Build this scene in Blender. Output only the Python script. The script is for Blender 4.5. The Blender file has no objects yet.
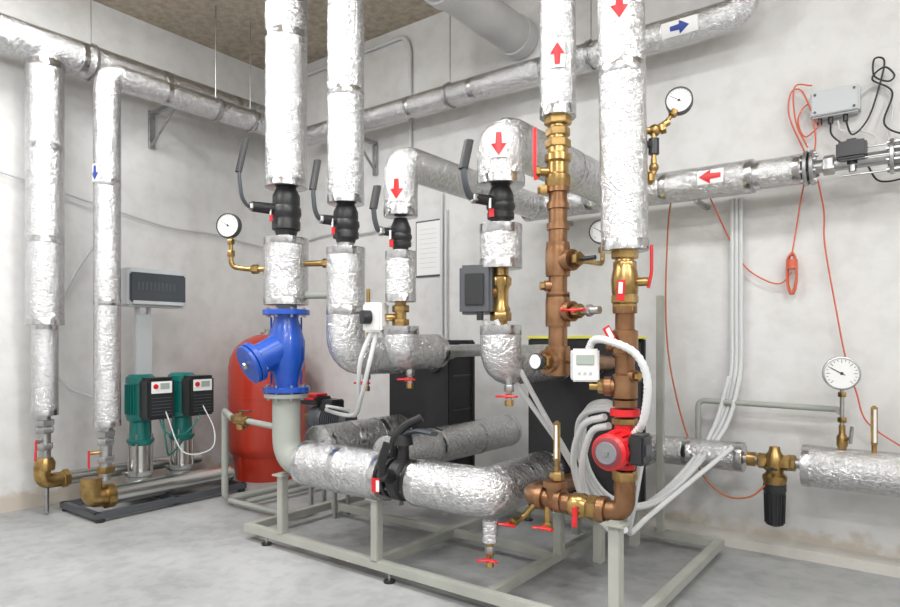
import bpy, bmesh, math, random
from mathutils import Vector, Matrix, noise
random.seed(4)
V=lambda *a: Vector(a)
UP=V(0,0,1)
# ------------------------------------------------------------------ materials
def newmat(name, col, rough=.5, metal=0., bump=0., bscale=20., bdist=.01, var=0., vscale=3., coat=0., detail=5, col2=None, spec=None):
    m=bpy.data.materials.new(name); m.use_nodes=True
    nt=m.node_tree; b=nt.nodes['Principled BSDF']
    b.inputs['Base Color'].default_value=(*col,1)
    b.inputs['Roughness'].default_value=rough
    b.inputs['Metallic'].default_value=metal
    if coat: b.inputs['Coat Weight'].default_value=coat
    if spec is not None: b.inputs['Specular IOR Level'].default_value=spec
    tc=nt.nodes.new('ShaderNodeTexCoord')
    if var or col2:
        n=nt.nodes.new('ShaderNodeTexNoise'); n.inputs['Scale'].default_value=vscale; n.inputs['Detail'].default_value=detail
        nt.links.new(tc.outputs['Object'],n.inputs['Vector'])
        r=nt.nodes.new('ShaderNodeValToRGB'); r.color_ramp.elements[0].position=.35; r.color_ramp.elements[1].position=.65
        c2=col2 if col2 else tuple(c*(1-var) for c in col)
        r.color_ramp.elements[0].color=(*c2,1); r.color_ramp.elements[1].color=(*col,1)
        nt.links.new(n.outputs['Fac'],r.inputs['Fac']); nt.links.new(r.outputs['Color'],b.inputs['Base Color'])
    if bump:
        n=nt.nodes.new('ShaderNodeTexNoise'); n.inputs['Scale'].default_value=bscale; n.inputs['Detail'].default_value=6
        nt.links.new(tc.outputs['Object'],n.inputs['Vector'])
        bp=nt.nodes.new('ShaderNodeBump'); bp.inputs['Strength'].default_value=bump; bp.inputs['Distance'].default_value=bdist
        nt.links.new(n.outputs['Fac'],bp.inputs['Height']); nt.links.new(bp.outputs['Normal'],b.inputs['Normal'])
    return m
def foilmat():
    m=bpy.data.materials.new('aluminium_foil_insulation'); m.use_nodes=True
    nt=m.node_tree; b=nt.nodes['Principled BSDF']
    b.inputs['Metallic'].default_value=1.; b.inputs['Roughness'].default_value=.18
    tc=nt.nodes.new('ShaderNodeTexCoord')
    n=nt.nodes.new('ShaderNodeTexNoise'); n.inputs['Scale'].default_value=55; n.inputs['Detail'].default_value=6; n.inputs['Roughness'].default_value=.62; n.inputs['Distortion'].default_value=1.2
    n3=nt.nodes.new('ShaderNodeTexNoise'); n3.inputs['Scale'].default_value=15; n3.inputs['Detail'].default_value=3; n3.inputs['Distortion'].default_value=.8
    for q in (n,n3): nt.links.new(tc.outputs['Object'],q.inputs['Vector'])
    # sharp crease network
    wv=nt.nodes.new('ShaderNodeVectorMath'); wv.operation='MULTIPLY_ADD'; wv.inputs[1].default_value=(.05,.05,.05)
    nt.links.new(n3.outputs['Color'],wv.inputs[0]); nt.links.new(tc.outputs['Object'],wv.inputs[2])
    v=nt.nodes.new('ShaderNodeTexVoronoi'); v.feature='DISTANCE_TO_EDGE'; v.inputs['Scale'].default_value=34
    nt.links.new(wv.outputs[0],v.inputs['Vector'])
    mr=nt.nodes.new('ShaderNodeMapRange'); mr.inputs[1].default_value=0; mr.inputs[2].default_value=.16; nt.links.new(v.outputs['Distance'],mr.inputs[0])
    mx=nt.nodes.new('ShaderNodeMath'); mx.operation='MULTIPLY_ADD'; mx.inputs[1].default_value=.30
    m3=nt.nodes.new('ShaderNodeMath'); m3.operation='MULTIPLY_ADD'; m3.inputs[1].default_value=1.5
    nt.links.new(mr.outputs[0],mx.inputs[0]); nt.links.new(n.outputs['Fac'],mx.inputs[2])
    nt.links.new(n3.outputs['Fac'],m3.inputs[0]); nt.links.new(mx.outputs[0],m3.inputs[2])
    bp=nt.nodes.new('ShaderNodeBump'); bp.inputs['Strength'].default_value=.75; bp.inputs['Distance'].default_value=.0105
    nt.links.new(m3.outputs[0],bp.inputs['Height']); nt.links.new(bp.outputs['Normal'],b.inputs['Normal'])
    r=nt.nodes.new('ShaderNodeValToRGB'); r.color_ramp.elements[0].position=.38; r.color_ramp.elements[1].position=.6
    r.color_ramp.elements[0].color=(.54,.545,.555,1); r.color_ramp.elements[1].color=(.82,.822,.83,1)  # foil glitter painted into the base colour with fine noise
    nt.links.new(n.outputs['Fac'],r.inputs['Fac']); nt.links.new(r.outputs['Color'],b.inputs['Base Color'])
    return m
FOIL=foilmat()
TAPE=newmat('aluminium_tape',(.62,.62,.63),.2,1,.5,40,.006,var=.25,vscale=30)
STEEL=newmat('galvanised_steel',(.5,.5,.5),.35,.95,.1,40,.002,var=.25,vscale=15)
STAIN=newmat('stainless_steel',(.62,.61,.59),.25,1)
IRON=newmat('grey_cast_iron_paint',(.33,.34,.33),.5,.2,.2,40,.003)
GPIPE=newmat('grey_green_paint',(.36,.375,.34),.5,0,.1,30,.002)
BLACK=newmat('black_rubber_coating',(.015,.015,.016),.42,0,.1,60,.002)
BPL=newmat('black_plastic',(.02,.021,.023),.35)
FOAM=newmat('black_foam',(.016,.016,.018),.7,0,.3,60,.004)
DGREY=newmat('dark_grey_plastic',(.075,.08,.09),.42)
LEV=newmat('lever_grey',(.08,.09,.10),.4,.5)
BRASS=newmat('brass',(.50,.325,.125),.28,.9,.15,50,.002,var=.45,vscale=14)
BRONZE=newmat('bronze',(.33,.18,.095),.36,.8,.25,45,.003,col2=(.21,.105,.05),vscale=9)
BLUE=newmat('blue_enamel',(.006,.07,.42),.3,0,.1,30,.003,coat=.4)
RED=newmat('red_enamel',(.46,.035,.015),.33,0,.05,8,.003,coat=.3)
REDP=newmat('red_plastic',(.60,.012,.018),.35)
TEAL=newmat('teal_paint',(.0,.15,.13),.35,coat=.3)
WHITE=newmat('white_plastic',(.78,.78,.76),.4)
PAPER=newmat('white_paper',(.82,.82,.81),.6)
LGREY=newmat('light_grey_plastic',(.50,.52,.53),.4)
CABW=newmat('light_cable',(.62,.63,.63),.45)
CABO=newmat('orange_cable',(.62,.13,.07),.5)
CABBR=newmat('copper_capillary',(.45,.13,.05),.4)
CABK=newmat('black_cable',(.02,.02,.022),.5)
FRAME=newmat('frame_paint',(.40,.405,.365),.5,0,.1,20,.002,var=.14,vscale=5)
YEL=newmat('yellow_tape',(.75,.72,.12),.5)
SMOKE=newmat('smoked_window',(.055,.065,.075),.12)
LCD=newmat('lcd_display',(.35,.40,.36),.2)
BLUEL=newmat('blue_label',(.02,.05,.28),.5)
PVC=newmat('grey_white_pipe',(.55,.55,.55),.5,0,.1,8,.003,var=.12,vscale=4)

def plaster():
    m=bpy.data.materials.new('rough_plaster'); m.use_nodes=True
    nt=m.node_tree; b=nt.nodes['Principled BSDF']; b.inputs['Roughness'].default_value=.85
    g=nt.nodes.new('ShaderNodeNewGeometry')
    n1=nt.nodes.new('ShaderNodeTexNoise'); n1.inputs['Scale'].default_value=.8; n1.inputs['Detail'].default_value=7; n1.inputs['Roughness'].default_value=.55
    n2=nt.nodes.new('ShaderNodeTexNoise'); n2.inputs['Scale'].default_value=7; n2.inputs['Detail'].default_value=8
    for n in (n1,n2): nt.links.new(g.outputs['Position'],n.inputs['Vector'])
    r1=nt.nodes.new('ShaderNodeValToRGB'); r1.color_ramp.elements[0].position=.3; r1.color_ramp.elements[1].position=.65
    r1.color_ramp.elements[0].color=(.615,.607,.595,1); r1.color_ramp.elements[1].color=(.725,.72,.71,1)
    nt.links.new(n1.outputs['Fac'],r1.inputs['Fac'])
    r2=nt.nodes.new('ShaderNodeValToRGB'); r2.color_ramp.elements[0].position=.33; r2.color_ramp.elements[1].position=.55
    r2.color_ramp.elements[0].color=(.92,.918,.91,1); r2.color_ramp.elements[1].color=(1,1,1,1)
    nt.links.new(n2.outputs['Fac'],r2.inputs['Fac'])
    mx=nt.nodes.new('ShaderNodeMix'); mx.data_type='RGBA'; mx.blend_type='MULTIPLY'; mx.inputs[0].default_value=1
    nt.links.new(r1.outputs['Color'],mx.inputs[6]); nt.links.new(r2.outputs['Color'],mx.inputs[7])
    sx=nt.nodes.new('ShaderNodeSeparateXYZ'); nt.links.new(g.outputs['Position'],sx.inputs[0])
    ad=nt.nodes.new('ShaderNodeMath'); ad.operation='MULTIPLY_ADD'; ad.inputs[1].default_value=.35
    nt.links.new(n2.outputs['Fac'],ad.inputs[0]); nt.links.new(sx.outputs['Z'],ad.inputs[2])
    r3=nt.nodes.new('ShaderNodeValToRGB'); r3.color_ramp.elements[0].position=.28; r3.color_ramp.elements[1].position=.36
    r3.color_ramp.elements[0].color=(1,1,1,1); r3.color_ramp.elements[1].color=(0,0,0,1)
    nt.links.new(ad.outputs[0],r3.inputs['Fac'])
    m2=nt.nodes.new('ShaderNodeMix'); m2.data_type='RGBA'; m2.inputs[7].default_value=(.53,.475,.41,1)
    nt.links.new(r3.outputs['Color'],m2.inputs[0]); nt.links.new(mx.outputs[2],m2.inputs[6])
    nt.links.new(m2.outputs[2],b.inputs['Base Color'])
    bp=nt.nodes.new('ShaderNodeBump'); bp.inputs['Strength'].default_value=.25; bp.inputs['Distance'].default_value=.025
    nt.links.new(n2.outputs['Fac'],bp.inputs['Height']); nt.links.new(bp.outputs['Normal'],b.inputs['Normal'])
    return m
PLAST=plaster()
def floormat():
    m=newmat('concrete_floor',(.42,.425,.425),.6,0,.2,14,.01,col2=(.31,.315,.315),vscale=1.3,detail=12)
    nt=m.node_tree; b=nt.nodes['Principled BSDF']; src=b.inputs['Base Color'].links[0].from_socket
    tc=[n for n in nt.nodes if n.type=='TEX_COORD'][0]
    n=nt.nodes.new('ShaderNodeTexNoise'); n.inputs['Scale'].default_value=11; n.inputs['Detail'].default_value=10; nt.links.new(tc.outputs['Object'],n.inputs['Vector'])
    r=nt.nodes.new('ShaderNodeValToRGB'); r.color_ramp.elements[0].position=.36; r.color_ramp.elements[1].position=.56
    r.color_ramp.elements[0].color=(.86,.86,.86,1); r.color_ramp.elements[1].color=(1,1,1,1); nt.links.new(n.outputs['Fac'],r.inputs['Fac'])
    mx=nt.nodes.new('ShaderNodeMix'); mx.data_type='RGBA'; mx.blend_type='MULTIPLY'; mx.inputs[0].default_value=1
    nt.links.new(src,mx.inputs[6]); nt.links.new(r.outputs['Color'],mx.inputs[7]); nt.links.new(mx.outputs[2],b.inputs['Base Color'])
    return m
CONC=floormat()
CEILM=newmat('mineral_ceiling_board',(.49,.43,.34),.9,0,.6,60,.02,col2=(.36,.305,.235),vscale=16,detail=8)

# ------------------------------------------------------------------ mesh builder
def fillet(pts,r,n=7):
    pts=[Vector(p) for p in pts]
    if r<=0 or len(pts)<3: return pts
    out=[pts[0]]
    for i in range(1,len(pts)-1):
        a,b,c=pts[i-1],pts[i],pts[i+1]
        d1=(a-b); d2=(c-b); l=min(r,d1.length*.49,d2.length*.49)
        p=b+d1.normalized()*l; q=b+d2.normalized()*l
        for k in range(n+1):
            t=k/n; out.append(p*(1-t)**2+b*2*t*(1-t)+q*t*t)
    out.append(pts[-1]); return out
def smoothpath(pts,n=8):
    P=[Vector(p) for p in pts]; out=[]
    Q=[P[0]*2-P[1]]+P+[P[-1]*2-P[-2]]
    for i in range(1,len(Q)-2):
        a,b,c,d=Q[i-1],Q[i],Q[i+1],Q[i+2]
        for k in range(n):
            t=k/n
            out.append(.5*((2*b)+(c-a)*t+(2*a-5*b+4*c-d)*t*t+(3*b-a-3*c+d)*t**3))
    out.append(P[-1]); return out
def frame(ax):
    ax=Vector(ax).normalized()
    ref=UP if abs(ax.z)<.95 else V(0,1,0)
    u=ref.cross(ax).normalized(); v=ax.cross(u).normalized()
    return ax,u,v
class B:
    def __init__(s,name): s.n=name; s.v=[]; s.f=[]; s.m=[]; s.mats=[]
    def add(s,vs,fs,mat):
        if mat not in s.mats: s.mats.append(mat)
        k=s.mats.index(mat); o=len(s.v)
        s.v+= [Vector(p) for p in vs]; s.f+=[tuple(i+o for i in f) for f in fs]; s.m+=[k]*len(fs)
    def lathe(s,o,ax,prof,mat,seg=24,caps=True):
        o=Vector(o); ax,u,v=frame(ax); vs=[];fs=[]
        for t,r in prof:
            for i in range(seg):
                a=2*math.pi*(i+.5)/seg
                vs.append(o+ax*t+(u*math.cos(a)+v*math.sin(a))*max(r,1e-4))
        for j in range(len(prof)-1):
            for i in range(seg):
                k=(i+1)%seg
                fs.append((j*seg+i,j*seg+k,(j+1)*seg+k,(j+1)*seg+i))
        if caps:
            fs.append(tuple(range(seg))[::-1]); L=(len(prof)-1)*seg; fs.append(tuple(L+i for i in range(seg)))
        s.add(vs,fs,mat)
    def cyl(s,a,b,r,mat,seg=20,r2=None,bev=0.):
        a=Vector(a);b=Vector(b); L=(b-a).length
        r2=r if r2 is None else r2
        if bev: p=[(0,r-bev),(bev,r),(L-bev,r2),(L,r2-bev)]
        else: p=[(0,r),(L,r2)]
        s.lathe(a,b-a,p,mat,seg)
    def hexn(s,c,ax,r,h,mat): 
        c=Vector(c); a=Vector(ax).normalized(); s.lathe(c-a*h/2,a,[(0,r*.92),(h*.12,r),(h*.88,r),(h,r*.92)],mat,6)
    def sph(s,c,r,mat,seg=16,sc=1.):
        s.lathe(c,UP,[(-r*sc*math.cos(math.pi*i/10),r*math.sin(math.pi*i/10)) for i in range(11)],mat,seg,False)
    def tube(s,pts,r,mat,fil=0.,seg=16,jit=0.,step=0,flat=None,corr=0,caps=True):
        P=fillet(pts,fil)
        if step:
            Q=[P[0]]
            for a,b in zip(P,P[1:]):
                n=max(1,int((b-a).length/step))
                for k in range(1,n+1): Q.append(a.lerp(b,k/n))
            P=Q
        P=[p for i,p in enumerate(P) if i==0 or (p-P[i-1]).length>1e-5]
        T=[]
        for i in range(len(P)):
            a=P[max(0,i-1)]; b=P[min(len(P)-1,i+1)]; T.append((b-a).normalized())
        _,u,v=frame(T[0]); vs=[];fs=[]
        for i,p in enumerate(P):
            if i:
                q=T[i-1].rotation_difference(T[i]); u=q@u; v=q@v
            f=1.
            if corr and i%2: f=1-corr
            for k in range(seg):
                a=2*math.pi*k/seg
                d=u*math.cos(a)*(flat[0] if flat else 1)+v*math.sin(a)*(flat[1] if flat else 1)
                rr=r*f
                if jit: rr*=1+jit*.7*noise.noise((p+d*r)*8)+jit*.6*noise.noise((p+d*r)*28)
                vs.append(p+d*rr)
        n=len(P)
        for j in range(n-1):
            for i in range(seg):
                k=(i+1)%seg; fs.append((j*seg+i,j*seg+k,(j+1)*seg+k,(j+1)*seg+i))
        if caps: fs.append(tuple(range(seg))[::-1]); fs.append(tuple((n-1)*seg+i for i in range(seg)))
        s.add(vs,fs,mat)
    def ins(s,pts,r,fil=0.,bands=.0,ends=(1,1)):
        """foil wrapped insulation with taped ends and taped joints"""
        s.tube(pts,r,FOIL,fil,32,.028,.025)
        P=[Vector(p) for p in pts]
        for e,(a,b) in zip(ends,((P[0],P[1]),(P[-1],P[-2]))):
            if not e: continue
            d=(b-a).normalized(); s.lathe(a-d*.002,d,[(0,r*.9),(0.004,r*1.015),(.045,r*1.02),(.05,r*1.0)],TAPE,28)
        for a,b in zip(P,P[1:]):
            L=(b-a).length; d=(b-a).normalized()
            if bands and L>bands*1.3:
                n=int(L/bands)
                for k in range(1,n+1):
                    t=L*k/(n+1)+random.uniform(-.05,.05)
                    s.lathe(a+d*t,d,[(0,r*1.0),(.003,r*1.018),(.05,r*1.018),(.053,r*1.0)],TAPE,28,False)
    def box(s,c,sz,mat,rz=0.,bev=.004,M=None):
        bm=bmesh.new(); bmesh.ops.create_cube(bm,size=1)
        for q in bm.verts: q.co=Vector((q.co.x*sz[0],q.co.y*sz[1],q.co.z*sz[2]))
        if bev: bmesh.ops.bevel(bm,geom=bm.edges[:],offset=min(bev,min(sz)*.4),segments=2,affect='EDGES')
        R=M if M else Matrix.Rotation(rz,3,'Z')
        bm.verts.ensure_lookup_table()
        s.add([Vector(c)+R@q.co for q in bm.verts],[tuple(x.index for x in f.verts) for f in bm.faces],mat); bm.free()
    def flange(s,c,ax,r,t,mat,nb=8,bolt=None):
        c=Vector(c); ax,u,v=frame(ax); bolt=bolt or STEEL
        s.lathe(c-ax*t/2,ax,[(0,r-.003),(.003,r),(t-.003,r),(t,r-.003)],mat,32)
        for i in range(nb):
            a=2*math.pi*(i+.5)/nb; p=c+(u*math.cos(a)+v*math.sin(a))*r*.82
            s.lathe(p-ax*(t/2+.014),ax,[(0,.010),(t+.028,.010)],bolt,6)
    def arrow(s,c,ax,r,face,mat=None,size=.09,card=True,w=.5,cl=.72):
        """printed flow-direction sticker wrapped on the pipe; points along ax"""
        mat=mat or REDP; c=Vector(c); ax=Vector(ax).normalized(); f=Vector(face); f=(f-ax*f.dot(ax)).normalized(); sd=ax.cross(f)
        def strip(fn,hw,rr,m,n=14):
            vs=[];fs=[]
            for i in range(n+1):
                u=-hw+2*hw*i/n; lo,hi=fn(u); a=u/r
                for t in (lo,hi): vs.append(c+ax*t+(f*math.cos(a)+sd*math.sin(a))*rr)
            for i in range(n): fs.append((2*i,2*i+1,2*i+3,2*i+2))
            s.add(vs,fs,m)
        if card: strip(lambda u:(-size*cl,size*cl),size*w,r*1.03+.003,PAPER)
        hw=size*.34; sh=size*.13
        def fn(u):
            au=abs(u); hi=size*.55*(1-au/hw)+.0
            return (-size*.5 if au<sh else 0.0, max(hi,0.001))
        strip(fn,hw,r*1.03+.006,mat,24)
    def wing(s,c,ax,L=.06,mat=None):
        """butterfly handle"""
        mat=mat or REDP; c=Vector(c); ax,u,v=frame(ax)
        s.cyl(c,c+ax*.02,.012,mat,10)
        for sg in (-1,1):
            s.tube([c+ax*.012,c+ax*.014+u*sg*L*.5,c+ax*.03+u*sg*L],.012,mat,.02,8,flat=(1,.5))
    def build(s):
        lo=Vector((min(p.x for p in s.v),min(p.y for p in s.v),min(p.z for p in s.v)))
        hi=Vector((max(p.x for p in s.v),max(p.y for p in s.v),max(p.z for p in s.v)))
        c=(lo+hi)/2; me=bpy.data.meshes.new(s.n+'_mesh')
        me.from_pydata([p-c for p in s.v],[],s.f)
        for m in s.mats: me.materials.append(m)
        me.polygons.foreach_set('material_index',s.m)
        me.polygons.foreach_set('use_smooth',[True]*len(s.f))
        me.set_sharp_from_angle(angle=math.radians(38)); me.update()
        o=bpy.data.objects.new(s.n,me); o.location=c; bpy.context.collection.objects.link(o); return o
# ------------------------------------------------------------------ room
CEIL=4.44
def slab(name,a,b,mat):
    o=B(name); a=Vector(a); b=Vector(b); o.box((a+b)/2,(b-a),mat,bev=0); return o.build()
slab('floor',(-6.1,-2.6,-.1),(3.1,4.8,0),CONC)
slab('ceiling',(-6.1,-2.6,CEIL),(3.1,4.8,CEIL+.1),CEILM)
slab('wall_left',(-6.1,-2.6,0),(-6,4.8,CEIL),PLAST)
slab('wall_back',(-6,4.7,0),(3,4.8,CEIL),PLAST)
slab('wall_right',(3,-2.6,0),(3.1,4.8,CEIL),PLAST)
slab('wall_front',(-6,-2.6,0),(3,-2.5,CEIL),PLAST)
o=B('baseboard_back')
n=60; 
vs=[];fs=[]
for i in range(n+1):
    x=-6+9*i/n; q=noise.noise(V(x*2.5,0,0))*.012
    vs+=[(x,4.70,0.0),(x,4.60+q,0.0),(x,4.615+q,.06),(x,4.70,.085+q)]
for i in range(n):
    for k in range(3): a=4*i+k; fs.append((a,a+1,a+5,a+4))
o.add(vs,fs,newmat('mortar_fillet',(.56,.54,.50),.9,0,.5,25,.01,var=.12)); o.build()
# ------------------------------------------------------------------ skid frame
o=B('pipe_skid_frame')
x0,x1,y0,y1=-3.83,-1.09,2.75,4.35; zc=.085; w=.055
for y in (y0,y1): o.box(((x0+x1)/2,y,zc),(x1-x0+w,w,w),FRAME)
for x in (x0,-2.62,-1.82,x1): o.box((x,(y0+y1)/2,zc),(w,y1-y0-w,w),FRAME)
o.box(((x0-1.82)/2,3.52,zc),(x0*-1-1.82-w,w*.9,w*.9),FRAME)
for x in (x0+.2,-2.5,x1-.05):
    for y in (y0,y1):
        o.cyl((x,y,.0),(x,y,.012),.035,BPL,16); o.cyl((x,y,.01),(x,y,.06),.01,STEEL,10)
for x,y,t in ((-3.46,2.75,.5),(-2.60,2.75,.47),(-1.13,2.75,.575),(-1.80,3.5,.36),(-1.55,3.52,.36),(-1.9,3.95,.36),(-1.5,3.95,.36),(-3.35,3.8,.36),(-2.88,3.8,.36),(-3.35,4.05,.36),(-2.88,4.05,.36)):
    o.box((x,y,(zc+t)/2+.015),(.055,.055,t-zc),FRAME)
    o.box((x,y,t),(.10,.10,.012),FRAME,bev=.002)
o.box((-1.46,4.32,.9),(.045,.045,1.6),FRAME)
o.build()
# ------------------------------------------------------------------ plate heat exchangers
def hx(x0,x1,y0,y1,z0,z1,yel):
    o=B('plate_heat_exchanger'); cx,cy,cz=(x0+x1)/2,(y0+y1)/2,(z0+z1)/2
    o.box((cx,cy,cz),(x1-x0,y1-y0-.06,z1-z0),FOAM,bev=.02)
    o.box((cx,y0+.02,cz),(x1-x0+.03,.05,z1-z0+.02),FOAM,bev=.012)
    o.box((cx,y1-.02,cz),(x1-x0+.03,.05,z1-z0+.02),FOAM,bev=.012)
    for k in (.25,.5,.75): o.box((x1+.002,cy,z0+(z1-z0)*k),(.008,y1-y0-.1,.012),BPL,bev=.001)
    for px in (.22,.78):
        for pz in (.15,.85): o.lathe((x0+(x1-x0)*px,y0+.0,z0+(z1-z0)*pz),(0,-1,0),[(0,.075),(.02,.075),(.02,.05),(.05,.05)],BPL)
    if yel:
        o.box((cx,cy,z1+.012),(x1-x0+.035,y1-y0+.03,.018),YEL,bev=.003)
    o.build()
hx(-2.0,-1.45,3.5,3.98,.36,1.405,True)
hx(-3.4,-2.83,3.75,4.08,.36,1.39,False)
# ------------------------------------------------------------------ columns
Y=2.78
C1,C2,C3,C4,C5,C6=-3.46,-2.89,-2.44,-1.76,-1.435,-1.10
def lever_valve(x,ztop,zbot,r,L=.26,H=.34):
    o=B('ball_valve'); h=ztop-zbot; zm=(ztop+zbot)/2
    o.lathe((x,Y,zbot-.03),UP,[(0,r*.7),(.03,r*.8),(h*.14,r*.98),(h*.32,r),(h*.36,r*.93),(h*.42,r*.95),(h*.5,r*1.06),(h*.64,r*1.04),(h*.7,r*.93),(h*.76,r*.96),(h*.95,r*.95),(h+.03,r*.72),(h+.05,r*.6)],BLACK,28)
    d=V(-.3,-.95,0).normalized(); c=V(x,Y,zm)
    o.cyl(c,c+d*(L*.72),r*.42,BLACK,14,r*.36); o.hexn(c+d*(L*.74),d,.028,.03,STEEL)
    e=c+d*L*.8
    o.tube([c+d*L*.45-UP*.0,e-UP*.012,e+d*L*.14+UP*.05,e+d*L*.2+UP*H*.55,e+d*L*.05+UP*H],.022,LEV,.07,10,flat=(1,.5))
    o.tube([e+d*L*.2+UP*H*.5,e+d*L*.05+UP*(H+.01)],.028,BLACK,0,10,flat=(1,.6))
    t=c+d*(r*1.0)+V(.02,-.02,-.02); o.box(t+V(0,-.012,0),(.012,.004,.05),PAPER,bev=0); o.box(t+V(.01,-.014,-.05),(.03,.004,.04),REDP,bev=.001)
    return o.build()
# column 1
o=B('insulated_riser_pipe'); o.ins([(C1,Y,CEIL),(C1,Y,2.42)],.138,bands=1.1); o.build()
lever_valve(C1,2.41,2.13,.095,L=.32,H=.42)
o=B('insulated_riser_pipe'); o.cyl((C1,Y,2.04),(C1,Y,2.16),.06,STEEL); o.ins([(C1,Y,2.08),(C1,Y,1.635)],.146)
o.cyl((C1,Y,1.56),(C1,Y,1.66),.07,IRON)
o.tube([(C1+.1,Y+.05,1.91),(C1+.3,Y+.15,1.91)],.02,BRASS); o.hexn((C1+.25,Y+.125,1.91),(.9,.44,0),.032,.04,BRASS); o.hexn((C1+.31,Y+.155,1.91),(.9,.44,0),.028,.03,BRASS)
o.tube([(C1+.1,Y+.05,1.7),(C1+.34,Y+.17,1.7)],.026,GPIPE)
o.build()
# strainer
o=B('y_strainer')
o.flange((C1,Y,1.585),UP,.155,.035,BLUE,8); o.flange((C1,Y,1.07),UP,.155,.035,BLUE,8)
o.lathe((C1,Y,1.07),UP,[(0,.085),(.04,.08),(.10,.095),(.2,.125),(.32,.125),(.42,.095),(.47,.08),(.515,.085)],BLUE,28)
d=V(-.2,-.9,-.42).normalized(); c=V(C1,Y,1.36)
o.lathe(c-d*.02,d,[(0,.11),(.1,.105),(.24,.10),(.25,.10)],BLUE,28); o.flange(c+d*.25,d,.135,.035,BLUE,6); o.flange(c+d*.285,d,.13,.025,BLUE,0); o.hexn(c+d*.31,d,.025,.03,STEEL)
for a in (-1,1): o.box((C1+.10*a*.7,Y+.1*a*.7,1.33),(.012,.012,.45),BLUE)
o.build()
o=B('flanged_pipe_elbow')
o.flange((C1,Y,1.03),UP,.145,.03,IRON,8)
o.tube([(C1,Y,1.02),(C1,Y,.59),(C1+.35,Y,.59)],.092,GPIPE,.2,24)
o.build()
def gauge(o,c,n,r,rim=BPL):
    c=Vector(c); n,u,v=frame(n)
    o.lathe(c,n,[(-.04,.001),(-.04,r*.92),(-.035,r),(.004,r),(.006,r*.97),(.006,r*.9),(0,r*.89)],rim,36,False)
    o.lathe(c,n,[(0.001,r*.9),(0.0012,.0005)],PAPER,36,False)
    def bar(ang,r0,r1,wd,m,h=.003):
        dd=-u*math.sin(ang)*1.+v*math.cos(ang); t=n.cross(dd)
        o.add([c+n*h+dd*r0+t*wd,c+n*h+dd*r1+t*wd,c+n*h+dd*r1-t*wd,c+n*h+dd*r0-t*wd],[(0,1,2,3)],m)
    for i in range(19):
        a=math.radians(-135+15*i); bar(a,r*(.72 if i%3 else .62),r*.83,r*.014,CABK)
    bar(math.radians(60),-r*.2,r*.7,r*.02,CABK,.005); o.lathe(c,n,[(.003,r*.09),(.008,r*.07)],CABK,12)
o=B('pressure_gauge')
n=V(.45,-.88,0)
gauge(o,(-3.82,2.575,2.18),n,.085)
o.cyl((-3.82,2.60,2.13),(-3.82,2.60,2.0),.014,BRASS,12); o.hexn((-3.82,2.6,2.07),UP,.026,.035,BRASS); o.hexn((-3.82,2.6,1.99),UP,.028,.04,BRASS)
o.tube([(-3.82,2.60,2.0),(-3.82,2.60,1.90),(-3.70,2.66,1.88),(-3.5,2.76,1.88)],.017,BRASS,.05,12); o.hexn((-3.66,2.68,1.88),(.87,.45,0),.032,.05,BRASS)
o.build()
o=B('insulated_pipe_header')   # front header
o.ins([(-3.25,Y,.60),(-2.53,Y,.60)],.145,bands=.4)
o.build()
o=B('insulated_pipe_header'); o.ins([(-2.31,Y,.60),(-1.86,Y,.60),(-1.86,3.47,.60)],.132,fil=.10)
o.cyl((-1.80,2.74,.48),(-1.80,2.74,.37),.04,FOIL,16); o.cyl((-1.80,2.74,.38),(-1.80,2.74,.30),.02,BRASS); o.build()
o=B('insulated_branch_pipe'); o.ins([(-3.26,2.88,.69),(-3.26,3.73,.69)],.14,bands=.4); o.build()
o=B('insulated_branch_pipe'); o.ins([(-2.62,2.86,.70),(-2.62,4.25,.70)],.12,bands=.5); o.build()
o=B('butterfly_valve'); 
o.flange((-2.50,Y,.60),(1,0,0),.115,.03,BLACK,6); o.flange((-2.34,Y,.60),(1,0,0),.115,.03,BLACK,6)
o.lathe((-2.5,Y,.60),(1,0,0),[(0,.085),(.03,.09),(.05,.12),(.11,.12),(.13,.09),(.16,.085)],BLACK,28)
o.cyl((-2.42,Y,.68),(-2.42,Y,.83),.038,BLACK,14,.03); o.cyl((-2.42,Y,.80),(-2.42,Y,.86),.06,BLACK,18,.05)
o.tube([(-2.42,Y,.845),(-2.36,Y-.02,.875),(-2.26,Y-.05,.90),(-2.13,Y-.08,.895)],.028,LEV,.04,12,flat=(1,.5))
o.tube([(-2.47,Y-.02,.73),(-2.45,Y-.06,.83),(-2.40,Y-.02,.91),(-2.30,Y+.02,.96)],.024,BLACK,.05,12,flat=(1,.6))
o.cyl((-2.42,Y-.02,.6),(-2.42,Y-.18,.66),.04,BLACK,14); o.tube([(-2.42,Y-.17,.65),(-2.40,Y-.21,.73),(-2.36,Y-.2,.84)],.024,BLACK,.05,10,flat=(1,.6))
o.box((-2.44,Y-.21,.6),(.05,.004,.08),REDP,.2,bev=.001); o.box((-2.42,Y-.215,.6),(.02,.004,.06),PAPER,.2,bev=.001)
o.build()
# column 2
o=B('insulated_riser_pipe'); o.ins([(C2,Y,CEIL),(C2,Y,2.24)],.112,bands=1.1); o.build()
lever_valve(C2,2.23,2.03,.08,L=.22,H=.34)
o=B('insulated_riser_pipe'); o.cyl((C2,Y,1.93),(C2,Y,2.05),.05,STEEL); o.ins([(C2,Y,1.97),(C2,Y,1.30),(C2+.12,Y+.40,1.30)],.118,fil=.13,bands=.5); 
o.tube([(C2+.1,Y+.36,1.3),(C2+.1,3.74,1.3)],.04,STEEL); o.build()
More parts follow.
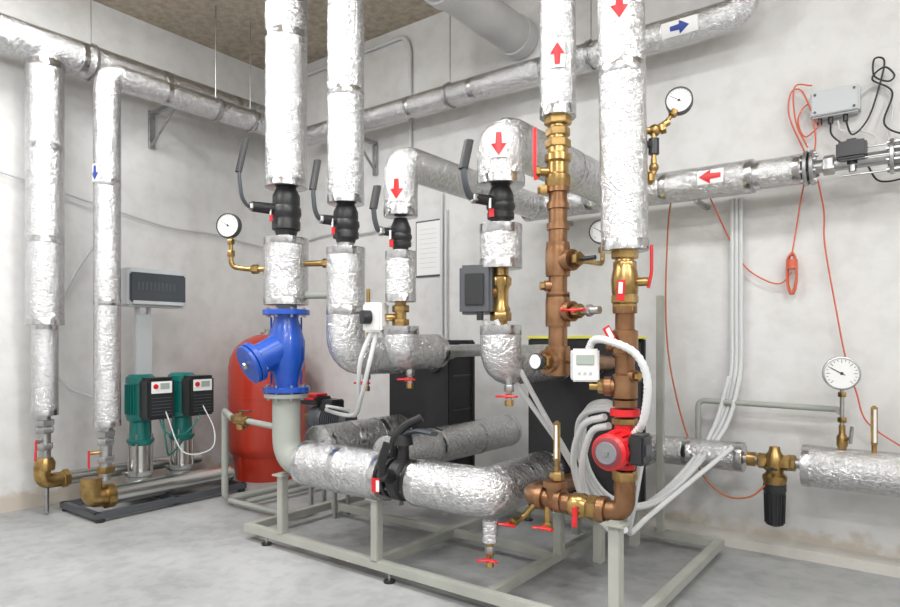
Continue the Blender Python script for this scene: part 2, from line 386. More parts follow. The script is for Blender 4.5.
# column 3
o=B('insulated_riser_pipe'); o.ins([(C3,Y,2.11),(C3,Y,2.43),(C3,4.28,2.43)],.098,fil=.10,bands=.8); o.arrow((C3,Y,2.25),(0,0,-1),.098,(.45,-.85,0),size=.11,w=.36,cl=.62); o.build()
lever_valve(C3,2.08,1.95,.062,L=.18,H=.24)
o=B('insulated_riser_pipe'); o.cyl((C3,Y,1.88),(C3,Y,1.97),.04,STEEL); o.ins([(C3,Y,1.91),(C3,Y,1.62)],.088); 
o.cyl((C3,Y,1.46),(C3,Y,1.63),.033,BRASS); o.hexn((C3,Y,1.58),UP,.05,.04,BRASS); o.hexn((C3,Y,1.5),UP,.05,.04,BRASS)
o.ins([(C3,Y,1.48),(C3,Y,1.33),(C3,Y+.34,1.33)],.105,fil=.11)
o.tube([(C3,Y+.32,1.33),(C3,3.88,1.33),(-2.81,3.88,1.33)],.04,STEEL,.1); o.build()
o=B('zone_valve_actuator'); o.box((-2.56,2.70,1.53),(.12,.11,.17),WHITE,.3,bev=.012); o.cyl((-2.555,2.645,1.53),(-2.575,2.60,1.53),.04,BPL,20); o.cyl((-2.5,2.72,1.53),(C3-.02,Y,1.53),.022,BRASS,12)
o.cyl((-2.64,2.72,1.42),(-2.64,2.72,1.70),.012,BRASS,10); o.build()
# column 4
o=B('insulated_riser_pipe'); o.ins([(C4,Y,2.19),(C4,Y,2.44),(C4,4.28,2.44)],.122,fil=.12,bands=.8); o.arrow((C4,Y,2.37),(0,0,-1),.122,(.45,-.85,0),size=.11,w=.36,cl=.62); o.build()
lever_valve(C4,2.18,2.03,.07,L=.24,H=.27)
o=B('insulated_riser_pipe'); o.cyl((C4,Y,1.96),(C4,Y,2.05),.045,BRASS); o.ins([(C4,Y,1.99),(C4,Y,1.765)],.108); 
o.lathe((C4,Y,1.46),UP,[(0,.035),(.05,.035),(.05,.045),(.10,.05),(.12,.04),(.2,.04),(.22,.052),(.26,.052),(.27,.04),(.32,.04)],BRASS,20); o.hexn((C4,Y,1.52),UP,.055,.045,BRASS); o.hexn((C4,Y,1.70),UP,.055,.045,BRASS)
o.ins([(C4,Y,1.475),(C4,Y,1.27),(C4,3.46,1.27)],.105,fil=.11); o.build()
o=B('zone_valve_actuator'); o.box((-1.85,2.70,1.655),(.17,.10,.25),DGREY,.35,bev=.014); o.box((-1.833,2.648,1.655),(.10,.01,.16),BPL,.35,bev=.004); o.cyl((-1.8,2.72,1.64),(C4-.01,Y,1.64),.03,BRASS,14); o.cyl((-1.82,2.68,1.50),(-1.82,2.68,1.55),.018,BPL,12); o.build()
# header along the back wall fed by columns 3 and 4
o=B('insulated_return_pipe'); o.ins([(-2.55,4.4,2.44),(-.89,4.4,2.44)],.106,bands=.7); o.ins([(-.90,4.4,2.44),(-.62,4.4,2.44)],.09)
o.flange((-.60,4.4,2.44),(1,0,0),.105,.022,STEEL,8); o.flange((-.565,4.4,2.44),(1,0,0),.105,.022,STEEL,8)
o.arrow((-1.13,4.4,2.44),(-1,0,0),.106,(.3,-.9,.1),size=.13,w=.35,cl=.62)
o.cyl((-.56,4.4,2.44),(.9,4.4,2.44),.04,STEEL); o.flange((-.17,4.4,2.44),(1,0,0),.10,.022,STEEL,8); o.flange((-.12,4.4,2.44),(1,0,0),.10,.022,STEEL,8)
for dz,dy in ((.075,0),(-.075,0),(0,.075),(0,-.075)): o.cyl((-.42,4.4+dy,2.44+dz),(-.12,4.4+dy,2.44+dz),.006,STEEL,8)
o.hexn((-.48,4.4,2.44),(1,0,0),.06,.06,STEEL)
for x in (-2.3,-1.25): o.box((x,4.545,2.33),(.03,.3,.03),STEEL); 
o.build()
o=B('valve_servo_motor'); o.box((-.36,4.33,2.49),(.15,.10,.10),BPL,bev=.012); o.cyl((-.36,4.37,2.42),(-.36,4.37,2.56),.028,BPL,16); o.cyl((-.36,4.38,2.38),(-.36,4.38,2.44),.02,STEEL); o.box((-.36,4.33,2.545),(.05,.05,.02),BPL); o.build()
# column 5 : bronze riser
o=B('insulated_riser_pipe'); o.ins([(C5,Y,CEIL),(C5,Y,2.47)],.086,bands=1.0); o.arrow((C5,Y,2.74),(0,0,1),.086,(.42,-.88,0),size=.10,w=.34,cl=.62); o.build()
o=B('bronze_riser_assembly')
for z,r in ((2.455,.066),(2.40,.058),(2.345,.062),(2.31,.05)): o.hexn((C5,Y,z),UP,r,.042,BRASS)
o.lathe((C5,Y,2.12),UP,[(0,.05),(.03,.062),(.07,.062),(.08,.052),(.13,.052),(.14,.064),(.17,.064),(.18,.05),(.3,.045),(.34,.045)],BRASS,20)
def bpipe(o,z0,z1,x=C5,r=.045):
    o.cyl((x,Y,z0),(x,Y,z1),r,BRONZE,22)
    for z in (z0,z1-.03): o.lathe((x,Y,z),UP,[(0,r),(.0,r*1.25),(.03,r*1.25),(.03,r)],BRONZE,22)
bpipe(o,1.84,2.14); bpipe(o,1.60,1.84); bpipe(o,1.30,1.62)
def tee(o,c,ax,L,r,mat=BRONZE):
    c=Vector(c); ax=Vector(ax).normalized(); o.cyl(c,c+ax*L,r,mat,20); o.lathe(c+ax*(L-.03),ax,[(0,r),(0,r*1.22),(.03,r*1.22),(.03,r*.8)],mat,20)
for z in (1.777,1.535,1.30): 
    o.lathe((C5,Y,z-.07),UP,[(0,.058),(.02,.06),(.12,.06),(.14,.058)],BRONZE,22)
for z in (2.03,1.93): o.lathe((C5,Y,z),UP,[(0,.045),(.0,.054),(.03,.054),(.03,.045)],BRONZE,22)
# socket with plug facing the operator side
tee(o,(C5,Y,1.66),(-.75,-.66,0),.065,.022); o.hexn(V(C5,Y,1.66)+V(-.75,-.66,0)*.075,(-.75,-.66,0),.02,.025,BRASS)
tee(o,(C5,Y,1.777),(.95,-.3,0),.10,.042); o.hexn((C5+.125,Y-.04,1.777),(.95,-.3,0),.036,.03,BRASS)
tee(o,(C5,Y,1.535),(.95,-.3,0),.10,.04)
d=V(.95,-.3,0).normalized(); p=V(C5,Y,1.535)
o.hexn(p+d*.13,d,.034,.05,BRASS); o.cyl(p+d*.12,p+d*.26,.018,STEEL,12); o.hexn(p+d*.20,d,.028,.03,STEEL)
o.cyl(p+d*.14,p+d*.14+V(0,-.06,.0),.014,BRASS,10); o.wing(p+d*.14+V(0,-.06,0),(0.2,-1,.1),.055)
# red lever isolating valve
o.cyl((C5,Y,2.21),(C5-.07,Y-.06,2.21),.02,BRASS,12); o.hexn((C5-.075,Y-.065,2.21),(-.75,-.65,0),.03,.02,BRASS)
o.tube([(C5-.08,Y-.07,2.17),(C5-.085,Y-.075,2.24),(C5-.085,Y-.075,2.42)],.012,REDP,.02,8,flat=(1,.5)); o.hexn((C5-.05,Y-.05,2.12),UP,.03,.04,BRASS)
# bottom tee with thermometer and link to heat exchanger
tee(o,(C5,Y,1.30),(-.2,-1,0),.09,.045); o.lathe((C5,Y,1.22),UP,[(0,.02),(.01,.055),(.08,.06)],BRONZE,22)
o.tube([(C5,Y,1.30),(C5-.04,3.48,1.27)],.045,BRONZE)
q=V(C5-.018,Y-.09,1.30); dd=V(-.2,-1,0).normalized(); o.hexn(q+dd*.01,dd,.036,.03,BRASS); o.lathe(q+dd*.02,dd,[(0,.012),(.03,.012),(.03,.04),(.05,.04),(.055,.034)],BPL,24); o.lathe(q+dd*.0765,dd,[(0,.033),(0.001,.001)],PAPER,24,False)
o.build()
o=B('pressure_gauge'); gauge(o,(-1.31,3.0,1.94),(.3,-.95,0),.06,BPL); o.tube([(-1.31,3.02,1.89),(-1.31,3.02,1.78),(-1.33,2.80,1.777)],.012,BRASS,.03,10); o.hexn((-1.31,3.02,1.85),UP,.022,.03,BRASS)
o.tube([(-1.38,Y-.02,1.777),(-1.22,Y-.05,1.777)],.011,BPL,0,10); o.build()
o=B('pipe_thermostat'); o.box((-1.265,2.72,1.285),(.125,.05,.15),WHITE,.45,bev=.008)
o.box((-1.253,2.695,1.31),(.08,.006,.045),LCD,.45,bev=.002); 
for k in (-.025,0,.025): o.box((-1.253+k*.9,2.693+k*.43,1.25),(.012,.006,.012),LGREY,.45,bev=.002)
o.box((-1.31,2.675,1.285),(.012,.01,.12),LGREY,.45,bev=.001); o.cyl((-1.28,2.74,1.3),(C5+.02,Y,1.30),.012,BRASS,10)
o.tube(smoothpath([(-1.25,2.73,1.36),(-1.22,2.72,1.40),(-1.14,2.70,1.395),(-1.02,2.70,1.34),(-.975,2.72,1.22),(-1.0,2.74,1.05),(-1.05,2.76,.98)],10),.019,CABW,0,12,corr=.16,step=.008); o.build()
# column 6
o=B('insulated_riser_pipe'); o.ins([(C6-.045,Y,CEIL),(C6,Y,1.80)],.104,bands=.95); o.arrow((C6-.028,Y,2.865),(0,0,-1),.104,(.38,-.9,0),size=.11,w=.36,cl=.62); o.build()
o=B('bronze_riser_assembly')
for z,r in ((1.785,.06),(1.735,.052),(1.585,.06),(1.545,.055)): o.hexn((C6,Y,z),UP,r,.04,BRASS)
o.lathe((C6,Y,1.55),UP,[(0,.04),(.04,.045),(.06,.058),(.12,.062),(.16,.055),(.2,.042),(.24,.042)],BRASS,22)
o.cyl((C6,Y,1.66),(C6+.10,Y+.02,1.66),.02,BRASS,12); o.tube([(C6+.1,Y+.02,1.63),(C6+.115,Y+.02,1.70),(C6+.115,Y+.02,1.82)],.013,REDP,.02,8,flat=(.5,1))
bpipe(o,1.36,1.55,C6,.043); bpipe(o,1.10,1.36,C6,.043)
o.lathe((C6,Y,1.33),UP,[(0,.043),(.01,.058),(.11,.058),(.12,.043)],BRONZE,22); o.lathe((C6,Y,1.13),UP,[(0,.043),(.01,.056),(.11,.056),(.12,.043)],BRONZE,22)
tee(o,(C6,Y,1.19),(-1,-.3,0),.09,.036); o.hexn((C6-.1,Y-.03,1.19),(-1,-.3,0),.034,.03,BRASS); o.cyl((C6-.1,Y-.03,1.19),(C6-.15,Y-.045,1.19),.018,BRASS,12)
tee(o,(C6,Y,1.39),(-1,-.3,0),.08,.034); tee(o,(C6,Y,1.24),(.9,-.4,0),.07,.022); o.hexn((C6+.072,Y-.032,1.24),(.9,-.4,0),.02,.02,BRASS)
o.cyl((C6,Y,1.06),(C6,Y,1.09),.066,REDP,24); o.hexn((C6,Y,1.035),UP,.058,.03,BRASS)
for z,a in ((1.62,.05),(1.42,-.5)): o.box((C6+.01-(.05 if a<0 else 0),Y-.07,z),(.035,.004,.09),REDP,.2,bev=.001,M=Matrix.Rotation(a,3,'Y')); o.box((C6+.01-(.05 if a<0 else 0),Y-.074,z+.01),(.018,.003,.05),PAPER,.2,bev=.0,M=Matrix.Rotation(a,3,'Y'))
# below the pump
o.hexn((C6,Y,.79),UP,.056,.045,BRASS); o.hexn((C6,Y,.735),UP,.05,.03,BRONZE)
o.tube([(C6,Y,.80),(C6,Y,.62),(-1.24,Y,.62)],.047,BRONZE,.09,22)
o.lathe((-1.22,Y,.62),(1,0,0),[(0,.045),(0,.062),(.035,.062),(.035,.045)],BRONZE,22); o.hexn((-1.25,Y,.62),(1,0,0),.06,.05,BRASS); o.lathe((-1.37,Y,.62),(1,0,0),[(0,.045),(.02,.058),(.07,.06),(.1,.045)],BRASS,22)
o.tube([(-1.34,Y,.62),(-1.60,Y,.635),(-1.60,3.48,.60)],.047,BRONZE,.08,22)
for x in (-1.52,-1.42): o.lathe((x-.015,Y,.63),(1,0,0),[(0,.045),(0,.06),(.03,.06),(.03,.045)],BRONZE,22)
o.lathe((-1.45,Y,.62),(0,0,1),[(0,.05),(.07,.046),(.07,.058),(.1,.058),(.1,.03)],BRONZE,20)
o.hexn((-1.44,Y,.745),UP,.035,.04,BRASS)
o.cyl((-1.31,Y,.60),(-1.31,Y-.07,.60),.016,BRASS,10); o.tube([(-1.31,Y-.075,.63),(-1.31,Y-.08,.54)],.013,REDP,0,8,flat=(1,.4))
o.cyl((-1.48,Y-.02,.60),(-1.48,Y-.02,.48),.016,BRASS,12); o.hexn((-1.48,Y-.02,.5),UP,.026,.04,BRASS); o.wing((-1.48,Y-.05,.50),(.1,-1,0),.05)
# side branch with filling valve
o.tube([(-1.60,3.0,.62),(-1.72,2.92,.46),(-1.72,2.80,.46)],.016,BRASS,.03,10); o.hexn((-1.72,2.84,.46),(0,1,0),.026,.04,BRASS); o.wing((-1.72,2.79,.46),(.1,-1,.1),.045)
o.build()
o=B('pipe_thermometer'); o.cyl((-1.44,Y,.76),(-1.44,Y,.82),.012,BRASS,12); o.box((-1.44,Y,.91),(.032,.024,.20),BRASS,.3,bev=.008); o.box((-1.437,Y-.014,.91),(.012,.006,.16),PAPER,.3,bev=.001); o.build()
o=B('circulation_pump')
o.lathe((C6,Y,.82),UP,[(0,.045),(.03,.045),(.05,.07),(.09,.085),(.13,.07),(.16,.045),(.20,.045)],REDP,24)
d=V(-.05,-1,0).normalized(); c=V(C6,Y,.915)
o.lathe(c,d,[(0,.085),(.03,.09),(.06,.09),(.06,.074),(.13,.072),(.13,.08),(.165,.08),(.18,.068)],REDP,32)
o.lathe(c+d*.18,d,[(0,.068),(.008,.05)],newmat('maroon_plastic',(.22,.03,.04),.4),28); o.lathe(c+d*.186,d,[(0,.05),(.008,.046),(.008,.0)],newmat('pump_nameplate',(.28,.28,.30),.35,.5),24,False); o.hexn(c+d*.196,d,.015,.012,STEEL)
for i in range(12):
    a=2*math.pi*i/12; _,u,v=frame(d); o.cyl(c+d*.06+(u*math.cos(a)+v*math.sin(a))*.078,c+d*.13+(u*math.cos(a)+v*math.sin(a))*.078,.006,REDP,6)
o.box((C6+.10,Y-.08,.93),(.07,.11,.13),BPL,bev=.01); o.box((C6+.138,Y-.08,.93),(.004,.07,.05),DGREY,bev=.001)
o.build()
o=B('pressure_gauge'); gauge(o,(-.906,2.93,2.483),(.25,-.97,.0),.06,BPL)
o.cyl((-.92,2.94,2.45),(-.965,2.91,2.38),.010,BRASS,10); o.hexn((-.93,2.93,2.43),(.5,.3,.8),.02,.03,BRASS); o.tube([(-.95,2.92,2.39),(-1.0,2.88,2.35),(-1.03,2.86,2.35)],.016,BRASS,.02,10); o.sph((-1.0,2.88,2.35),.028,BRASS); o.hexn((-.97,2.9,2.36),(.8,.3,.2),.026,.025,BRASS)
o.cyl((-1.0,2.87,2.2),(-1.0,2.87,2.36),.011,BRASS,10); o.cyl((-1.0,2.87,2.24),(-1.0,2.87,2.31),.024,BPL,16); o.cyl((-1.0,2.87,2.27),(-1.03,2.82,2.29),.014,BPL,12)
o.tube([(-1.0,2.87,2.22),(-1.0,2.87,2.14),(-1.05,2.80,2.13)],.014,BRASS,.03,10); o.sph((-1.0,2.87,2.18),.022,BRASS); o.hexn((-1.015,2.85,2.13),(.6,.8,0),.03,.03,BRASS); o.build()
# drain valves under the elbows
for (x,y,z) in ((C2+.06,Y+.12,1.18),(C3+.02,Y+.06,1.22),(C4+.05,Y+.0,1.165),(-1.80,Y-.04,.34)):
    o=B('drain_valve'); o.cyl((x,y,z+.05),(x,y,z-.09),.016,STEEL,12); o.hexn((x,y,z-.01),UP,.026,.035,STEEL); o.cyl((x,y,z-.045),(x+.02,y-.05,z-.045),.012,BRASS,10); o.wing((x+.02,y-.05,z-.045),(.4,-.9,0),.05); o.hexn((x,y,z-.085),UP,.022,.03,BRASS); o.build()
# ------------------------------------------------------------------ side outlet + feed pump left
o=B('brass_drain_line'); o.tube([(-4.20,2.92,.80),(-3.52,2.80,.80)],.022,GPIPE,0,12); d=V(.98,-.17,0).normalized(); p=V(-4.2,2.92,.80)
o.hexn(p,d,.045,.05,BRASS); o.lathe(p,d,[(-.08,.025),(-.03,.04),(.06,.045),(.12,.03),(.18,.03)],BRASS,18); o.hexn(p+d*.14,d,.042,.04,BRASS); o.cyl(p+d*.05,p+d*.05-UP*.07,.035,BRASS,16); 
o.cyl(p+d*.05,p+d*.05+UP*.06,.014,BRASS,10); o.tube([p+d*.03+UP*.065,p+d*.2+UP*.075],.015,LEV,0,8,flat=(1,.4)); o.build()
o=B('feed_pump'); 
o.lathe((-4.05,3.55,.76),(1,0,0),[(0,.06),(.01,.10),(.10,.115),(.12,.10),(.14,.085),(.36,.085),(.38,.09),(.42,.07)],DGREY,26)
for k in range(9): o.lathe((-3.90+k*.025,3.55,.76),(1,0,0),[(0,.085),(.0,.098),(.006,.098),(.006,.085)],DGREY,26)
o.box((-3.85,3.55,.88),(.16,.13,.09),BPL,bev=.01); o.box((-4.02,3.53,.91),(.22,.16,.07),BPL,bev=.012); o.box((-4.02,3.44,.93),(.18,.02,.02),REDP,bev=.004); o.box((-4.02,3.53,.955),(.16,.12,.02),REDP,bev=.006)
o.box((-3.88,3.55,.62),(.34,.2,.03),IRON); 
for x in (-4.02,-3.74):
    for y in (3.48,3.62): o.box((x,y,.305),(.03,.03,.61),IRON)
o.cyl((-4.05,3.55,.76),(-4.16,3.55,.76),.03,BRASS); o.build()
o=B('floor_drain_pipe'); o.tube([(-4.76,3.18,.80),(-4.76,3.18,.05),(-4.76,4.15,.05)],.028,GPIPE,.07,14); o.tube([(-4.76,3.18,.78),(-4.76,3.18,.80),(-4.30,2.94,.80)],.026,GPIPE,.02,14); o.tube([(-4.55,3.25,.05),(-4.55,4.1,.05)],.022,GPIPE,0,12)
o.tube([(-4.72,3.2,.05),(-3.95,3.2,.05),(-3.95,3.45,.05)],.022,GPIPE,.05,12); o.build()
# ------------------------------------------------------------------ expansion tank
o=B('expansion_tank'); cx,cy=-5.45,4.14; R=.385
prof=[(.12,.02),(.14,.2),(.2,.32),(.28,.375),(.34,R),(.82,R),(.821,R+.004),(.84,R+.004),(.841,R),(1.12,R),(1.22,.37),(1.32,.32),(1.40,.23),(1.45,.12),(1.465,.02)]
o.lathe((cx,cy,0),UP,prof,RED,48); o.lathe((cx,cy,1.45),UP,[(0,.07),(.03,.07),(.03,.03),(.06,.03)],STEEL,16)
o.lathe((cx,cy,0),UP,[(.0,.29),(0,.31),(.27,.35),(.27,.33)],RED,40,False)
for a in (0.6,2.7,4.8): o.box((cx+.33*math.cos(a),cy+.33*math.sin(a),.16),(.05,.05,.32),RED,a)
o.build()
# ------------------------------------------------------------------ booster set
o=B('booster_set_base'); 
for x in (-5.68,-5.1): o.box((x,2.95,.05),(.05,1.35,.05),DGREY)
for y in (2.3,2.95,3.6): o.box((-5.39,y,.05),(.62,.05,.05),DGREY)
for x in (-5.68,-5.1):
    for y in (2.32,3.58): o.cyl((x,y,0),(x,y,.03),.035,BPL,14)
o.build()
for y in (2.81,3.19):
    o=B('booster_pump'); x=-5.44
    o.box((x,y,.09),(.22,.24,.03),IRON); o.lathe((x,y,.10),UP,[(0,.11),(.02,.11),(.05,.09),(.13,.085),(.14,.10),(.17,.10)],IRON,26)
    o.cyl((x-.2,y,.17),(x+.2,y,.17),.04,STAIN); o.cyl((x,y,.27),(x,y,.56),.075,STAIN,28)
    for k in range(4):
        a=math.pi/4+k*math.pi/2; o.cyl((x+.095*math.cos(a),y+.095*math.sin(a),.25),(x+.095*math.cos(a),y+.095*math.sin(a),.60),.009,STEEL,8)
    o.lathe((x,y,.50),UP,[(0,.09),(.03,.11),(.05,.11),(.06,.09),(.20,.085),(.22,.11),(.26,.115)],TEAL,28)
    o.lathe((x,y,.76),UP,[(0,.105),(.27,.105),(.27,.118),(.32,.118),(.345,.09),(.345,.0)],TEAL,28,False)
    for k in range(28):
        a=2*math.pi*k/28; o.box((x+.112*math.cos(a),y+.112*math.sin(a),.895),(.022,.005,.25),TEAL,a,bev=0)
    o.box((x+.17,y+.055,.90),(.15,.24,.34),BPL,bev=.015); o.box((x+.175,y+.055,1.075),(.13,.21,.015),BPL,bev=.006)
    o.box((x+.248,y+.055,1.00),(.008,.18,.10),PAPER,bev=.002); o.box((x+.254,y+.08,1.01),(.004,.08,.05),LCD,bev=.001); o.lathe((x+.252,y+.0,1.01),(1,0,0),[(0,.022),(.012,.018)],REDP,16)
    for k in range(6): o.box((x+.248,y+.055,.91-k*.028),(.006,.17,.006),DGREY,bev=.001)
    o.build()
o=B('booster_delivery_manifold'); o.cyl((-5.2,2.42,.17),(-5.2,3.5,.17),.078,STAIN,24); o.lathe((-5.2,3.5,.17),(0,1,0),[(0,.078),(.03,.07),(.05,.04),(.055,.0)],STAIN,24)
o.lathe((-5.2,2.40,.17),(0,1,0),[(0,.07),(0,.095),(.06,.095),(.06,.08)],BRASS,24); o.tube([(-5.2,2.42,.17),(-5.2,2.30,.17),(-5.2,2.30,.33)],.075,BRASS,.10,22)
o.build()
o=B('booster_suction_manifold'); o.cyl((-5.66,2.25,.27),(-5.66,3.5,.27),.055,STAIN,22); o.tube([(-5.66,2.3,.27),(-5.66,2.13,.27),(-5.66,2.13,.40)],.06,BRASS,.08,20); o.hexn((-5.66,2.3,.27),(0,1,0),.075,.05,BRASS)
o.cyl((-5.66,2.16,.02),(-5.66,2.16,.25),.02,STEEL); 
for y in (2.81,3.19): o.cyl((-5.66,y,.2),(-5.5,y,.18),.035,STAIN)
o.cyl((-5.66,3.4,0),(-5.66,3.4,.27),.02,STEEL); o.cyl((-5.66,2.5,0),(-5.66,2.5,.27),.02,STEEL)
o.build()
o=B('control_panel'); x=-5.46
o.box((x,2.93,1.85),(.18,.52,.33),LGREY,bev=.02); o.box((x+.095,2.93,1.85),(.03,.50,.25),SMOKE,bev=.012); o.box((x+.112,2.93,1.72),(.006,.46,.03),LGREY,bev=.002)
for k in range(10): o.box((x+.111,2.75+k*.035,1.86),(.003,.02,.07),DGREY,bev=0)
for y in (2.80,2.90): o.box((x-.02,y,.92),(.04,.03,1.6),LGREY)
o.box((x-.02,2.85,.11),(.12,.2,.03),LGREY); o.box((x-.0,2.85,1.35),(.02,.14,.55),LGREY,bev=.003); o.build()
# vertical risers left
o=B('insulated_riser_pipe'); o.ins([(-5.66,2.15,3.72),(-5.66,2.15,1.52)],.135,bands=1.,ends=(0,1)); o.lathe((-5.66,2.15,3.56),UP,[(0,.137),(.003,.141),(.05,.141),(.06,.137)],TAPE,28,False); o.ins([(-5.66,2.15,1.53),(-5.66,2.15,.80)],.095)
o.cyl((-5.66,2.15,.36),(-5.66,2.15,.82),.042,STEEL); 
for z,r in ((.74,.07),(.68,.065),(.55,.06)): o.hexn((-5.66,2.15,z),UP,r,.05,STEEL)
o.lathe((-5.66,2.15,.36),UP,[(0,.07),(.06,.075),(.1,.055)],BRASS,20)
o.cyl((-5.62,2.1,.6),(-5.56,2.05,.6),.015,STEEL,10); o.tube([(-5.56,2.05,.62),(-5.55,2.04,.46)],.014,REDP,0,8,flat=(1,.5)); o.build()
o=B('insulated_supply_pipe'); o.ins([(-5.66,1.0,3.74),(-5.66,4.55,3.74)],.14,bands=.8); o.build()
o=B('insulated_riser_pipe'); o.ins([(-5.2,2.42,.72),(-5.2,2.42,3.5),(-5.2,2.9,3.5)],.098,fil=.12,bands=1.0,ends=(1,0))
o.cyl((-5.2,2.40,.3),(-5.2,2.42,.74),.045,STEEL)
for z,r in ((.66,.07),(.60,.065),(.46,.066),(.38,.07)): o.hexn((-5.2,2.41,z),UP,r,.05,STEEL if z>.4 else BRASS)
o.cyl((-5.2,2.38,.52),(-5.22,2.30,.52),.014,BRASS,10); o.tube([(-5.22,2.29,.54),(-5.22,2.29,.40)],.013,REDP,0,8,flat=(1,.5))
o.arrow((-5.2,2.42,2.7),(0,0,-1),.098,(.2,-1,0),mat=BLUEL,size=.11,w=.38,cl=.62); o.build()
o=B('insulated_supply_pipe'); o.ins([(-5.2,2.88,3.5),(-5.2,4.28,3.5)],.098,bands=.7); o.build()
o=B('insulated_supply_pipe'); o.ins([(-5.2,4.26,3.5),(-5.2,4.4,3.5),(-.95,4.4,3.5),(-.95,4.4,4.40)],.095,fil=.12,bands=.85)
o.arrow((-1.33,4.4,3.5),(1,0,0),.095,(.3,-.8,-.2),mat=BLUEL,size=.12,w=.40,cl=1.0)
o.build()
for x,y,z in ((-5.2,3.38,3.5),(-5.2,3.75,3.5),(-5.66,2.5,3.74),(-3.3,4.4,3.5),(-2.0,4.4,3.5)):
    o=B('pipe_hanger')
    o.cyl((x,y,z+.09),(x,y,CEIL),.005,STEEL,8); r=.102 if z<3.6 else .145
    o.lathe((x,y-.012,z) if x<-5 else (x-.012,y,z),(0,1,0) if x<-5 else (1,0,0),[(0,r),(0,r*1.06),(.025,r*1.06),(.025,r)],STEEL,28,False)
    o.build()
o=B('pipe_support_bracket'); o.box((-5.984,3.2,3.42),(.03,.06,.36),STEEL); o.box((-5.72,3.2,3.575),(.54,.05,.035),STEEL); o.tube([(-5.97,3.2,3.27),(-5.55,3.2,3.56)],.014,STEEL,0,8); o.build()
o=B('pipe_support_bracket'); o.box((-4.45,4.684,3.2),(.06,.03,.3),STEEL); o.box((-4.45,4.495,3.37),(.05,.4,.035),STEEL); o.tube([(-4.45,4.68,3.1),(-4.45,4.4,3.36)],.014,STEEL,0,8); o.build()
o=B('drain_stack_pipe'); o.cyl((-2.76,3.0,3.93),(-2.76,4.70,3.93),.15,PVC,36); o.lathe((-2.76,4.55,3.93),(0,1,0),[(0,.15),(0,.168),(.12,.168),(.12,.15)],PVC,36)
o.lathe((-2.76,3.55,3.93),(0,1,0),[(0,.15),(0,.166),(.1,.166),(.1,.15)],PVC,36); o.cyl((-2.76,3.3,4.05),(-2.76,3.3,CEIL),.006,STEEL,8); o.build()
# ------------------------------------------------------------------ low pipe on back wall
o=B('insulated_supply_pipe'); o.ins([(-2.2,4.4,.65),(-.95,4.4,.65)],.094,bands=.6); o.ins([(-.62,4.4,.64),(.9,4.4,.64)],.124,bands=.7)
o.cyl((-.96,4.4,.645),(-.60,4.4,.645),.03,STEEL)
o.lathe((-.93,4.4,.645),(1,0,0),[(0,.03),(0,.045),(.05,.045),(.05,.03)],BRASS,20); o.hexn((-.68,4.4,.645),(1,0,0),.05,.05,BRASS)
for x in (-1.6,.3): o.box((x,4.545,.53),(.03,.3,.03),STEEL); o.box((x,4.4,.54),(.03,.04,.05),STEEL)
o.build()
o=B('water_filter'); o.lathe((-.77,4.38,.51),UP,[(0,.062),(.03,.07),(.05,.07),(.07,.05),(.13,.055),(.18,.05),(.20,.035),(.23,.03)],BRASS,24); o.lathe((-.77,4.38,.25),UP,[(0,.03),(.01,.05),(.2,.058),(.22,.066),(.26,.066)],BPL,28)
for k in range(16):
    a=2*math.pi*k/16; o.cyl((-.77+.055*math.cos(a),4.38+.055*math.sin(a),.27),(-.77+.06*math.cos(a),4.38+.06*math.sin(a),.45),.004,BPL,6)
o.hexn((-.84,4.38,.645),(1,0,0),.048,.05,BRASS); o.hexn((-.71,4.38,.645),(1,0,0),.048,.05,BRASS); o.cyl((-.84,4.38,.645),(-.70,4.38,.645),.036,BRASS); o.cyl((-.77,4.38,.6),(-.77,4.28,.62),.015,BRASS); o.wing((-.77,4.28,.62),(0,-1,0),.03,BPL); o.build()
o=B('pressure_gauge'); gauge(o,(-.414,4.38,1.204),(.25,-.96,0),.098,STEEL); o.cyl((-.414,4.40,1.12),(-.414,4.40,.74),.012,STEEL,10); o.hexn((-.414,4.4,1.08),UP,.024,.03,BRASS)
o.lathe((-.414,4.4,.76),UP,[(0,.02),(.02,.03),(.07,.03),(.09,.018),(.14,.018)],BRASS,16); o.hexn((-.414,4.4,.93),UP,.026,.03,BRASS); o.cyl((-.414,4.4,.81),(-.37,4.36,.83),.012,BRASS,10); o.tube([(-.37,4.36,.80),(-.36,4.35,.90)],.01,STEEL,0,8); o.build()
o=B('pipe_thermometer'); o.cyl((-.255,4.38,.74),(-.255,4.38,.82),.014,BRASS,12); o.box((-.255,4.38,.91),(.034,.026,.23),BRASS,bev=.008); o.box((-.25,4.363,.91),(.014,.006,.19),PAPER,bev=.001); o.build()
o=B('steel_impulse_pipe'); o.tube([(-1.28,4.56,.60),(-1.28,4.56,.985),(-.43,4.56,.975),(-.43,4.42,.975)],.019,GPIPE,.05,12); o.build()
# ------------------------------------------------------------------ wall fittings
o=B('junction_box'); o.box((-.475,4.654,2.885),(.27,.09,.17),LGREY,bev=.012); o.box((-.475,4.606,2.885),(.25,.012,.15),LGREY,bev=.008)
for x in (-.58,-.37):
    for z in (2.83,2.94): o.cyl((x,4.60,z),(x,4.595,z),.008,DGREY,10)
for x in (-.56,-.50,-.42): o.cyl((x,4.655,2.80),(x,4.655,2.76),.015,BPL,10)
o.build()
o=B('notice_board'); o.box((-3.765,4.69,2.26),(.31,.016,.53),DGREY,bev=.002); o.box((-3.765,4.680,2.26),(.28,.006,.50),PAPER,bev=0)
for k in range(9): o.box((-3.765,4.676,2.44-k*.045),(.2,.002,.003),LGREY,bev=0)
o.build()
def cable(name,pts,r,mat,sm=True,corr=0):
    o=B(name)
    for p in (pts if isinstance(pts[0][0],(tuple,list)) else [pts]): o.tube(smoothpath(p,7) if sm else p,r,mat,0,10 if corr else 8,corr=corr,step=.008 if corr else 0)
    return o.build()
